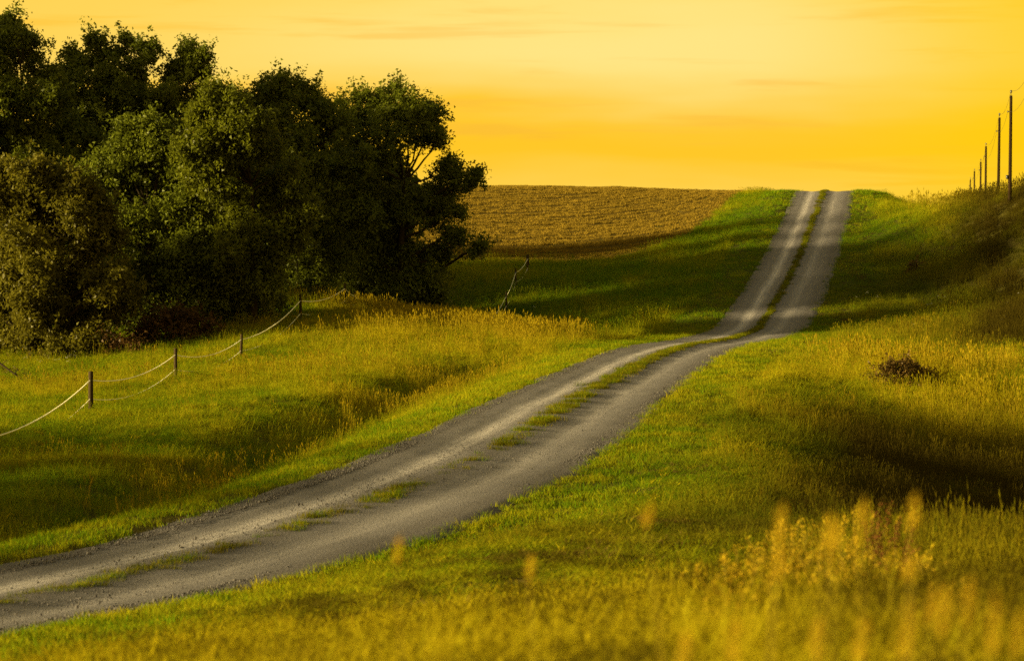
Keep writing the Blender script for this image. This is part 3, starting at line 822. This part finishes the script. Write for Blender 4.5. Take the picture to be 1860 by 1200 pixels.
# unseen trees added at left, sized for the shade they cast
SHADE_ROW = [(-35, 36, 5.8, 'unseen small round tree added to shade the meadow, nearest the road'), (-36, 42, 6.8, 'unseen small round tree added to shade the meadow, second from the road'), (-36, 48, 7.2, 'unseen small round tree added to shade the meadow, third from the road'),
         (-37, 54, 7.2, 'unseen small round tree added to shade the meadow, fourth from the road'), (-37, 60, 6.4, 'unseen small round tree added to shade the meadow, nearest the wood')]
for i, (x_, y_, h_, lab) in enumerate(SHADE_ROW):
    pxc = 930 + x_ / y_ * F; zg = float(ground(np.array([x_]), np.array([y_]))[0])
    pb = 420 - zg / y_ * F; pt = 420 - (zg + h_) / y_ * F
    tree('broadleaf_tree', lab, pxc, pb, y_, bulk(pxc, pt, pb - 60, 2.6 * ppm(y_), 16, 1.15 * ppm(y_), 60 + i), L_BRN, leaf=.3, cdens=1.9, per=20, seed=30 + i, trunk_r=.14, group='unseen trees added to shade the meadow')
EDGE = [(-39, 131, 19, 'unseen tall tree inside the wood added for shade, first beyond the tallest oak'), (-38, 139, 19, 'unseen tall tree inside the wood added for shade, second beyond the tallest oak'), (-40, 147, 19, 'unseen tall tree inside the wood added for shade, third beyond the tallest oak'),
        (-41, 156, 19, 'unseen tall tree inside the wood added for shade, fourth beyond the tallest oak'), (-43, 165, 19, 'unseen tall tree at the back of the wood added for shade, first beyond the tallest oak'), (-46, 175, 18, 'unseen tall tree at the back of the wood added for shade, second beyond the tallest oak')]  # added out of view, tall enough to shade far slope and right bank
for i, (x_, y_, h_, lab) in enumerate(EDGE):
    pxc = 930 + x_ / y_ * F; zg = float(ground(np.array([x_]), np.array([y_]))[0])
    pb = 420 - zg / y_ * F; pt = 420 - (zg + h_) / y_ * F
    tree('woodland_tree', lab, pxc, pb, y_, bulk(pxc, pt, pb - 40, 4.6 * ppm(y_), 26, 1.75 * ppm(y_), 80 + i), L_OAK, leaf=.42, cdens=1.3, per=20, seed=80 + i, trunk_r=.3, twig=.6, group='trees deep in the wood')
BG = 'bushes under the wood edge'
tree('bush', 'rust tinged bush in shade below the olive tree', 312, 600, 124, [(300, 560, 34), (345, 565, 28), (272, 578, 28), (330, 585, 28), (375, 575, 18), (260, 595, 18)], L_RED, seed=41, limbs=True, trunk_r=.05, cat='bush', group=BG, cdens=5, leaf=.16)
tree('bush', 'tall light green bush leaning over the meadow by the dark gap', 450, 585, 130, [(462, 470, 30), (485, 500, 30), (440, 510, 36), (470, 545, 32), (425, 545, 36), (400, 560, 28), (500, 545, 16), (395, 510, 28)], L_LIT, seed=42, trunk_r=.07, cat='bush', group=BG, cdens=5, leaf=.16)
tree('bush', 'bright yellow green sapling in front of the tall light bush', 487, 574, 129, [(488, 550, 13), (500, 562, 9), (478, 564, 9)], L_YEL, seed=43, trunk_r=.03, cat='bush', group=BG, cdens=10, leaf=.13, per=20, twig=.22)
tree('bush', 'low dark bush with reddish tips beside the spreading olive brown tree', 226, 645, 119, [(222, 625, 18), (240, 634, 12), (205, 632, 12)], L_RED, seed=44, trunk_r=.03, cat='bush', group=BG, cdens=7, leaf=.14)
tree('bush', 'dark green bush between the rust tinged bush and the light green bush', 392, 590, 132, [(385, 550, 28), (365, 575, 24), (410, 580, 24)], L_OAK, seed=45, trunk_r=.05, cat='bush', group=BG, cdens=5, leaf=.16)
tree('bush', 'leafy bush filling the dark gap under the long limbed oak', 660, 590, 150, [(640, 560, 34), (690, 575, 34), (600, 560, 30), (730, 590, 26), (560, 565, 26), (770, 585, 20)], L_OAK, seed=46, trunk_r=.05, cat='bush', group=BG, cdens=5, leaf=.2)
tree('bush', 'olive bush at the foot of the spreading olive brown tree', 150, 650, 119, [(150, 620, 26), (180, 628, 20), (120, 632, 22), (95, 630, 20)], L_BRN, seed=47, trunk_r=.04, cat='bush', group=BG, cdens=5, leaf=.16)
DB = 'dark bushes in the rough grass right of the road'
m_dead = leaf_mat('dead_brown_leaves', (.035, .022, .005), (.11, .065, .014), .25, .05)
tree('dead_bush', 'dark brown dead bush, the larger of two on the sunlit rough grass', 1632, 705, 89, [(1632, 674, 30), (1604, 682, 22), (1660, 670, 24), (1645, 656, 16), (1618, 662, 14)], m_dead, seed=51, trunk_r=.025, cat='bush', group=DB, cdens=15, leaf=.09, per=26, twig=.22)
tree('dead_bush', 'dark brown dead bush, the smaller of two on the sunlit rough grass', 1690, 708, 90, [(1690, 684, 20), (1678, 692, 15), (1702, 690, 12)], m_dead, seed=52, trunk_r=.02, cat='bush', group=DB, cdens=17, leaf=.09, per=26, twig=.2)
tree('dead_bush', 'small dark bush on the shaded slope beside the far road', 1660, 490, 160, [(1660, 474, 13), (1652, 486, 10)], m_dead, seed=53, trunk_r=.025, cat='bush', group=DB, cdens=13, leaf=.1, per=26, twig=.2)

# fallen branch at the meadow's left edge
p0 = at(-45, 640, 100); root = thing('fallen_branch', p0, 'bare fallen branch with few dark leaves lying on the meadow', 'branch')
mb = MB(); e0 = at(50, 668, 99)
gz0 = float(ground(np.array([e0[0]]), np.array([e0[1]]))[0]); e0[2] = gz0 + .15
cv = np.array([p0, (p0 * .6 + e0 * .4) + (0, 0, .18), (p0 * .25 + e0 * .75) + (0, 0, .08), e0])
mb.tube(cv, [.07, .05, .03, .012], 6)
tw = []
for q in range(9):
    s0 = rng.uniform(.2, .95); a = cv[0] * (1 - s0) + cv[3] * s0 + np.array((0, 0, .1)); e2 = a + np.array((rng.uniform(.1, .5), rng.uniform(-.3, .3), rng.uniform(-.4, .25)))
    mb.tube([a, (a + e2) / 2 + (0, 0, .04), e2], [.018, .012, .005], 5); tw.append(e2)
obj('limb', mb.mesh('limb', m_bark, True, p0), root)
V, Fq = leaves(np.array(tw), np.tile((0, 0, 1.0), (len(tw), 1)), np.full(len(tw), .25), 22, .09, L_BRN, np.random.default_rng(5))
obj('foliage', mesh_np('foliage', V - p0, Fq, L_BRN), root)

# ------------------------------------------------------------------ weeds
def plain_mat(name, a, c2, trans=.3):
    m, b = new_mat(name)
    geo = b.n('ShaderNodeNewGeometry')
    c = b.mix(geo.outputs['Random Per Island'], a, c2)
    d = b.n('ShaderNodeBsdfDiffuse'); b.l(c, d.inputs[0]); tl = b.n('ShaderNodeBsdfTranslucent'); b.l(c, tl.inputs[0])
    mx = b.n('ShaderNodeMixShader'); mx.inputs[0].default_value = trans
    b.l(d.outputs[0], mx.inputs[1]); b.l(tl.outputs[0], mx.inputs[2]); finish(b, mx.outputs[0])
    return m
M_STEM = plain_mat('weed_stem', (.12, .10, .012), (.22, .16, .02))
M_WLEAF = plain_mat('weed_leaf', (.13, .13, .006), (.40, .28, .012), .4)
M_DOCK = plain_mat('dock_seeds', (.045, .016, .006), (.13, .05, .014))
M_SEED = plain_mat('straw_seed_head', (.34, .23, .010), (.44, .29, .016), .45)
def gz1(x, y): return float(ground(np.array([x]), np.array([y]))[0])

def weed(label, px, D, h, kind, seed):
    r = np.random.default_rng(seed); x = (px - 930) / F * D; base = np.array((x, D, gz1(x, D)))
    root = thing('dock_plant' if kind == 'dock' else 'leafy_weed', base, label, 'plant', 'weeds in the foreground grass')
    ms = MB(); V4 = []; VS = []
    for k in range(7 if kind == 'dock' else 9):
        a = r.uniform(0, 6.28); ln = r.uniform(.05, .34) * h; hh = h * r.uniform(.6, 1.05)
        t = np.linspace(0, 1, 6)[:, None]
        cv = np.concatenate([np.cos(a) * ln * t ** 1.3 + r.normal(0, .012, (6, 1)), np.sin(a) * ln * t ** 1.3 + r.normal(0, .012, (6, 1)), hh * t - .05], 1)
        ms.tube(cv, np.linspace(.006, .002, 6), 5)
        tip = [np.array([np.interp(s, t[:, 0], cv[:, j]) for j in range(3)]) for s in np.linspace(.12, 1, 16)]
        for q, p in enumerate(tip):
            if kind == 'dock' and q > 6:
                for z in range(9):
                    c = p + r.normal(0, .022, 3); u = unit(r.normal(size=3)) * .013; v = unit(np.cross(u, r.normal(size=3))) * .009
                    VS.append([c - u, c + v, c + u, c - v])
            else:
                for z in range(2):
                    dv2 = unit(np.array((r.normal(), r.normal(), .55))); L2 = r.uniform(.05, .11) * (1.2 - .5 * q / 16); sd = unit(np.cross(dv2, (0, 0, 1))) * L2 * .16
                    V4.append([p, p + dv2 * L2 * .45 + sd, p + dv2 * L2 - np.array((0, 0, L2 * .15)), p + dv2 * L2 * .45 - sd])
        if kind != 'dock':
            for z in range(14):
                c = cv[-1] + r.normal(0, .018, 3) - np.array((0, 0, r.uniform(0, .10))); u = unit(r.normal(size=3)) * .012; v = unit(np.cross(u, r.normal(size=3))) * .007
                VS.append([c - u, c + v, c + u, c - v])
    obj('stem', ms.mesh('stem', M_STEM), root)
    for nm, arr, mt in (('foliage', V4, M_WLEAF), ('seed_cluster', VS, M_DOCK if kind == 'dock' else M_SEED)):
        Vv = np.array(arr).reshape(-1, 3); tag(obj(nm, mesh_np(nm, Vv, np.arange(len(Vv)).reshape(-1, 4), mt), root), kind='stuff')
weed('dark reddish dock plant with clustered seeds among the golden weeds', 1590, 25, .95, 'dock', 301)
weed('smaller reddish dock plant leaning beside the dark dock', 1622, 23, .80, 'dock', 302)
for i, (px, D_, h_) in enumerate([(1395, 25, .62), (1425, 24, .8), (1455, 26, .78), (1478, 24, .72), (1502, 26, .85), (1530, 25, .75), (1555, 27, .82), (1640, 25, .85), (1660, 22, .6), (1440, 21, .6), (1520, 20, .55), (1570, 20, .6), (1370, 22, .5), (1480, 19, .5), (1330, 21, .42), (1620, 18, .5)] + [(float(a_), float(b_), float(c_)) for a_, b_, c_ in zip(np.random.default_rng(8).uniform(1250, 1760, 26), np.random.default_rng(9).uniform(14, 23, 26), np.random.default_rng(10).uniform(.3, .6, 26))]):
    weed('bushy yellow green weed with pale seed tips in the foreground grass', px, D_, h_, 'weed', 310 + i)

def stalk(px, py, D, seed):
    """a tall grass stem close to the camera, head centred at the pixel"""
    r = np.random.default_rng(seed); T = at(px, py, D); bx_ = T[0] + r.normal(0, .05); base = np.array((bx_, D + .05, gz1(bx_, D + .05)))
    root = thing('grass_stalk', base, 'tall straw grass stalk with a feathery head rising close above the foreground', 'grass', 'tall stalks near the foreground')
    t = np.linspace(0, 1, 8)[:, None]; top = T - base + np.array((0, 0, -.05)); cv = top * np.concatenate([t ** 1.6, t ** 1.6, t], 1); cv[0, 2] -= .05
    mb = MB(); mb.tube(cv, np.linspace(.0022, .0012, 8), 5); obj('stem', mb.mesh('stem', M_STEM), root)
    VS = []; hl = r.uniform(.06, .13)
    for z in range(110):
        s = r.uniform(0, 1); wd = .016 * math.sin(math.pi * min(1, s * .85 + .12)); c = top + np.array((r.normal(0, 1) * wd * .6 + s * .012, r.normal(0, 1) * wd * .6, s * hl - .01))
        u = unit(np.array((r.normal(0, .5), r.normal(0, .5), 1.0))) * .006; v = unit(np.cross(u, r.normal(size=3))) * .0025
        VS.append([c - u, c + v, c + u, c - v])
    Vv = np.array(VS).reshape(-1, 3); obj('seed_head', mesh_np('seed_head', Vv, np.arange(len(Vv)).reshape(-1, 4), M_SEED), root)
    V4 = []
    for z in range(3):
        s = r.uniform(.1, .5); p = cv[int(s * 7)]; a = r.uniform(0, 6.28); dv2 = np.array((math.cos(a), math.sin(a), 0)); sd = np.array((-dv2[1], dv2[0], 0)) * .004
        q = p + dv2 * .06 + (0, 0, .16); e = p + dv2 * .17 + (0, 0, .2); V4 += [[p - sd, p + sd, q + sd, q - sd], [q - sd, q + sd, e + sd * .1, e - sd * .1]]
    Vv = np.array(V4).reshape(-1, 3); obj('leaf_blade', mesh_np('leaf_blade', Vv, np.arange(len(Vv)).reshape(-1, 4), M_WLEAF), root)
for i, (px, py, D_) in enumerate([(1415, 945, 6.2), (1502, 955, 5.6), (1512, 985, 6.4), (1562, 950, 6.6), (1655, 920, 6.0), (1650, 1012, 6.3), (1174, 915, 6.8), (720, 985, 7.5), (1410, 1010, 6.0), (1690, 1085, 5.6), (1712, 1110, 5.9), (1800, 1130, 5.2), (1845, 1140, 5.5),
                                   (1560, 1150, 5.4), (1480, 1150, 5.8), (1330, 1160, 5.7), (1240, 1170, 6.0), (960, 1025, 7.8), (1640, 1150, 5.0), (1755, 1090, 5.8)]):
    stalk(px, py, D_, 400 + i)

# white wildflowers in the rough on the right
m_wf, b = new_mat('white_petals')
df = b.n('ShaderNodeBsdfDiffuse'); df.inputs[0].default_value = (.55, .52, .38, 1); finish(b, df.outputs[0])
def umbel(seed):
    r = np.random.default_rng(seed); mb = MB()
    for k in range(10):
        c = np.array((r.normal(0, .05), r.normal(0, .05), .62 + r.normal(0, .03))); w_ = .022
        mb.add([c + (w_, 0, 0), c + (0, w_, .01), c + (-w_, 0, 0), c + (0, -w_, .01)], [(0, 1, 2, 3)])
    return mb.mesh('umbel', m_wf)
umb = clump_set('umbel', [umbel(i) for i in range(3)])
fx2, fy2 = [], []
for px, py, D_, nn, sp in [(1665, 548, 143, 10, 1.2), (1690, 545, 142, 6, .8), (1845, 560, 132, 9, 1.2), (1790, 590, 125, 5, 1.0), (1640, 600, 126, 5, 1.0), (110, 660, 112, 10, .7), (960, 590, 150, 4, 1.5)]:
    fx2.append(rng.normal((px - 930) / F * D_, sp, nn)); fy2.append(rng.normal(D_, sp, nn))
fx2 = np.concatenate(fx2); fy2 = np.concatenate(fy2); nk = len(fx2); s_ = rng.uniform(.8, 1.3, nk)
scatter('wildflowers', np.stack([fx2, fy2, ground(fx2, fy2)], 1), euler(nk, .1), np.stack([s_, s_, s_], 1), np.zeros(nk), rng.integers(0, 3, nk), umb,
        'small white wildflowers scattered in the rough grass', 'flowers')

# brown clippings left by the mower along the right verge
M_CLIP = grass_mat('mown_clippings', (.030, .020, .008), (.12, .075, .020), .1)
clip = clump_set('clipping_tuft', [clump_mesh('clipping_tuft', M_CLIP, 30, .06, .2, .010, 3.0, 150 + i) for i in range(4)])
cx_, cyy = [], []
for px, py, D_, nn, sx, sy in [(1190, 935, 40, 90, .5, 1.2), (1215, 905, 42.5, 60, .5, .9), (1050, 1035, 31, 90, .6, .6), (1085, 1020, 32, 50, .4, .5), (1160, 985, 35, 60, .4, .7), (1540, 570, 139, 200, .6, 3.5), (1505, 630, 117, 100, .9, 1.2), (1555, 500, 163, 160, .5, 5), (1575, 440, 181, 160, .5, 6), (1270, 830, 53, 50, .4, 1.0), (1330, 760, 66, 50, .4, 1.5), (880, 1100, 24.5, 50, .5, .4), (1420, 660, 104, 60, .5, 1.5)]:
    x0 = (px - 930) / F * D_; cx_.append(rng.normal(x0, sx, nn)); cyy.append(rng.normal(D_, sy, nn))
cx_ = np.concatenate(cx_); cyy = np.concatenate(cyy); nk = len(cx_); s_ = rng.uniform(.7, 1.4, nk)
scatter('mown_clippings', np.stack([cx_, cyy, ground(cx_, cyy) + .03], 1), euler(nk, .2), np.stack([s_, s_, s_ * 1.5], 1), rng.uniform(0, 1, nk), rng.integers(0, 4, nk), clip,
        'brown heaps of dead grass clippings along the right road verge', 'clippings')

# ------------------------------------------------------------------ rope fence
m_wood, b = new_mat('weathered_wood')
geo = b.n('ShaderNodeNewGeometry')
nz = b.noise(geo.outputs['Position'], 18, 4, .6)
c = b.mix(nz, (.018, .013, .007), (.050, .036, .020))
df = b.n('ShaderNodeBsdfDiffuse'); b.l(c, df.inputs[0]); finish(b, df.outputs[0])
m_rope, b = new_mat('pale_rope')
df = b.n('ShaderNodeBsdfDiffuse'); df.inputs[0].default_value = (.80, .74, .50, 1); finish(b, df.outputs[0])
m_ins, b = new_mat('dark_insulator')
df = b.n('ShaderNodeBsdfPrincipled'); df.inputs['Base Color'].default_value = (.02, .018, .015, 1); df.inputs['Roughness'].default_value = .4; finish(b, df.outputs[0])
# photo column of the post, its distance, height above the grass, radius
POSTS = [(-60, 800, 63, .07), (163, 674, 80, .085), (318, 632, 96, .075), (437, 607, 112, .07), (546, 535, 128, .075), (627, 514, 141, .07), (643, 530, 143, .04),
         (742, 600, 148, .05), (857, 575, 149, .05), (888, 577, 150, .065), (920, 530, 157, .07), (936.5, 487, 165, .065), (958.5, 462, 173, .11)]     # column, row of the top, distance, radius
pp = []
for px, pt_, D_, r_ in POSTS:
    x_ = (px - 930) / F * D_; z_ = float(ground(np.array([x_]), np.array([D_]))[0]); h_ = float(np.clip(at(px, pt_, D_)[2] - z_, 1.0, 2.0)); pp.append((x_, D_, z_, h_, r_))
fence = thing('rope_fence', pp[1][:3], 'two strand pale rope fence on weathered wooden posts crossing the meadow', 'fence')
fo = np.array(pp[1][:3]); hk = []
for i, (x_, y_, z_, h_, r_) in enumerate(pp):
    r = np.random.default_rng(i); tl = r.normal(0, .018, 2)
    zs = np.array((-.4, .1, .5 * h_, h_ - .02, h_)); mb = MB()
    mb.tube(np.stack([x_ + tl[0] * zs, y_ + tl[1] * zs, z_ + zs], 1), r_ * np.array((1.05, 1.0, .95 + r.normal(0, .03), .92, .80)), 9)
    post = obj('post', mb.mesh('post', m_wood, False, fo), fence)
    hs_ = []
    for hh in (h_ * .78, h_ * .32):
        c_ = np.array((x_ + tl[0] * hh, y_ + tl[1] * hh - r_ - .02, z_ + hh)); mb = MB()
        mb.tube([c_ + (0, .04, 0), c_ - (0, .01, 0), c_ - (0, .035, 0)], [.022, .034, .02], 7)
        ins = obj('insulator', mb.mesh('insulator', m_ins, True, fo), post); hs_.append(c_)
    hk.append(hs_)
for i in range(len(hk) - 1):
    for s_ in (0, 1):
        a, e = hk[i][s_], hk[i + 1][s_]; L_ = np.linalg.norm(e - a); t_ = np.linspace(0, 1, 15)[:, None]
        cv = a + (e - a) * t_; cv[:, 2] -= (L_ * .022 + (.05 if s_ else 0)) * 4 * t_[:, 0] * (1 - t_[:, 0])
        mb = MB(); mb.tube(cv, np.full(15, (.021 if s_ == 0 else .016) * (.6 if i > 6 else 1)), 5)
        obj('rope', mb.mesh('rope', m_rope, True, fo), fence)

# ------------------------------------------------------------------ utility poles and wires
m_pole, b = new_mat('tarred_pole')
geo = b.n('ShaderNodeNewGeometry'); nz = b.noise(geo.outputs['Position'], 6, 4, .6)
c = b.mix(nz, (.010, .006, .003), (.026, .016, .008)); df = b.n('ShaderNodeBsdfDiffuse'); b.l(c, df.inputs[0]); finish(b, df.outputs[0])
m_wire, b = new_mat('wire')
df = b.n('ShaderNodeBsdfDiffuse'); df.inputs[0].default_value = (.06, .045, .03, 1); finish(b, df.outputs[0])
PO = [(1874, 131, 152, .02), (1836.5, 174, 175, .004), (1815.5, 214, 208, .008), (1791, 266, 279, .002), (1781.5, 294, 339, .002), (1770, 311, 390, .002), (1762.5, 326, 454, .0), (1755, 350, 604, .0)]
LAB = ['leaning utility pole next in line before the pole with the small box', 'tall wooden utility pole with a small box low on its side', 'wooden utility pole just beyond the pole with the small box',
       'wooden utility pole, fourth in the line going over the hill', 'wooden utility pole, fifth in the line going over the hill', 'wooden utility pole, sixth in the line going over the hill',
       'wooden utility pole, seventh in the line going over the hill', 'farthest wooden utility pole, shortest above the hill grass']
tops = []; sides = []
for i, (px, pt, D_, ln) in enumerate(PO):
    T = at(px, pt, D_); zb = float(ground(np.array([T[0]]), np.array([D_]))[0])
    zb = min(zb, T[2] - 7.0)
    Hh = T[2] - zb; B = np.array((T[0] - ln * Hh, D_, zb)); root = thing('utility_pole', B, LAB[i], 'utility pole', 'utility poles over the hill')
    rb = .135 if i < 3 else .15
    t_ = np.linspace(0, 1, 8); mb = MB()
    mb.tube(np.stack([B[0] + (T[0] - B[0]) * t_, np.full(8, D_), B[2] - .6 + (Hh + .6) * t_], 1), rb * (1.05 - .3 * t_), 12)
    obj('pole', mb.mesh('pole', m_pole, False, B), root)
    mb = MB(); mb.tube([T + (0, 0, -.1), T + (0, 0, .22)], [.025, .02], 6); pin = obj('top_pin', mb.mesh('top_pin', m_ins, False, B), root)
    mb = MB(); mb.tube([T + (0, 0, .2), T + (0, 0, .25), T + (0, 0, .30), T + (0, 0, .34), T + (0, 0, .40)], [.05, .085, .055, .09, .04], 9)
    obj('insulator', mb.mesh('insulator', m_ins, False, B), pin)
    S = T + np.array((-.22, 0, -1.15)); mb = MB(); mb.tube([T + np.array((-.05, 0, -1.15)), S], [.025, .02], 6)
    br = obj('side_bracket', mb.mesh('side_bracket', m_ins, False, B), root)
    mb = MB(); mb.tube([S + (0, 0, -.06), S + (0, 0, -.02), S + (0, 0, .03), S + (0, 0, .08)], [.03, .06, .05, .025], 8)
    obj('insulator', mb.mesh('insulator', m_ins, False, B), br)
    if i == 1:
        z_ = at(px, 322, D_)[2]; mb = MB(); mb.box((B[0] - .20, D_ - .02, z_), (.17, .16, .24)); mb.box((B[0] - .20, D_ - .02, z_ + .135), (.20, .19, .03))
        obj('meter_box', mb.mesh('meter_box', m_ins, False, B), root)
    tops.append(T + (0, 0, .38)); sides.append(S + (0, 0, .06))
for pts_, lab in ((tops, 'thin upper power wire strung between the tops of the poles'), (sides, 'thin lower power wire strung from the side brackets of the poles')):
    pts_ = [pts_[0] + np.array((-5.0, -28, .2))] + pts_
    cv = []
    for i in range(len(pts_) - 1):
        a, e = pts_[i], pts_[i + 1]; t_ = np.linspace(0, 1, 13)[:-1 if i < len(pts_) - 2 else None]
        q = a[None] + (e - a)[None] * t_[:, None]; q[:, 2] -= (np.linalg.norm(e - a) * .012 + .25) * 4 * t_ * (1 - t_); cv.append(q)
    cv = np.concatenate(cv); mb = MB(); mb.tube(cv, np.full(len(cv), .009), 5)
    tag(obj('power_wire', mb.mesh('power_wire', m_wire, True, cv[0]), None, cv[0]), lab, 'power wire', 'power wires over the hill')
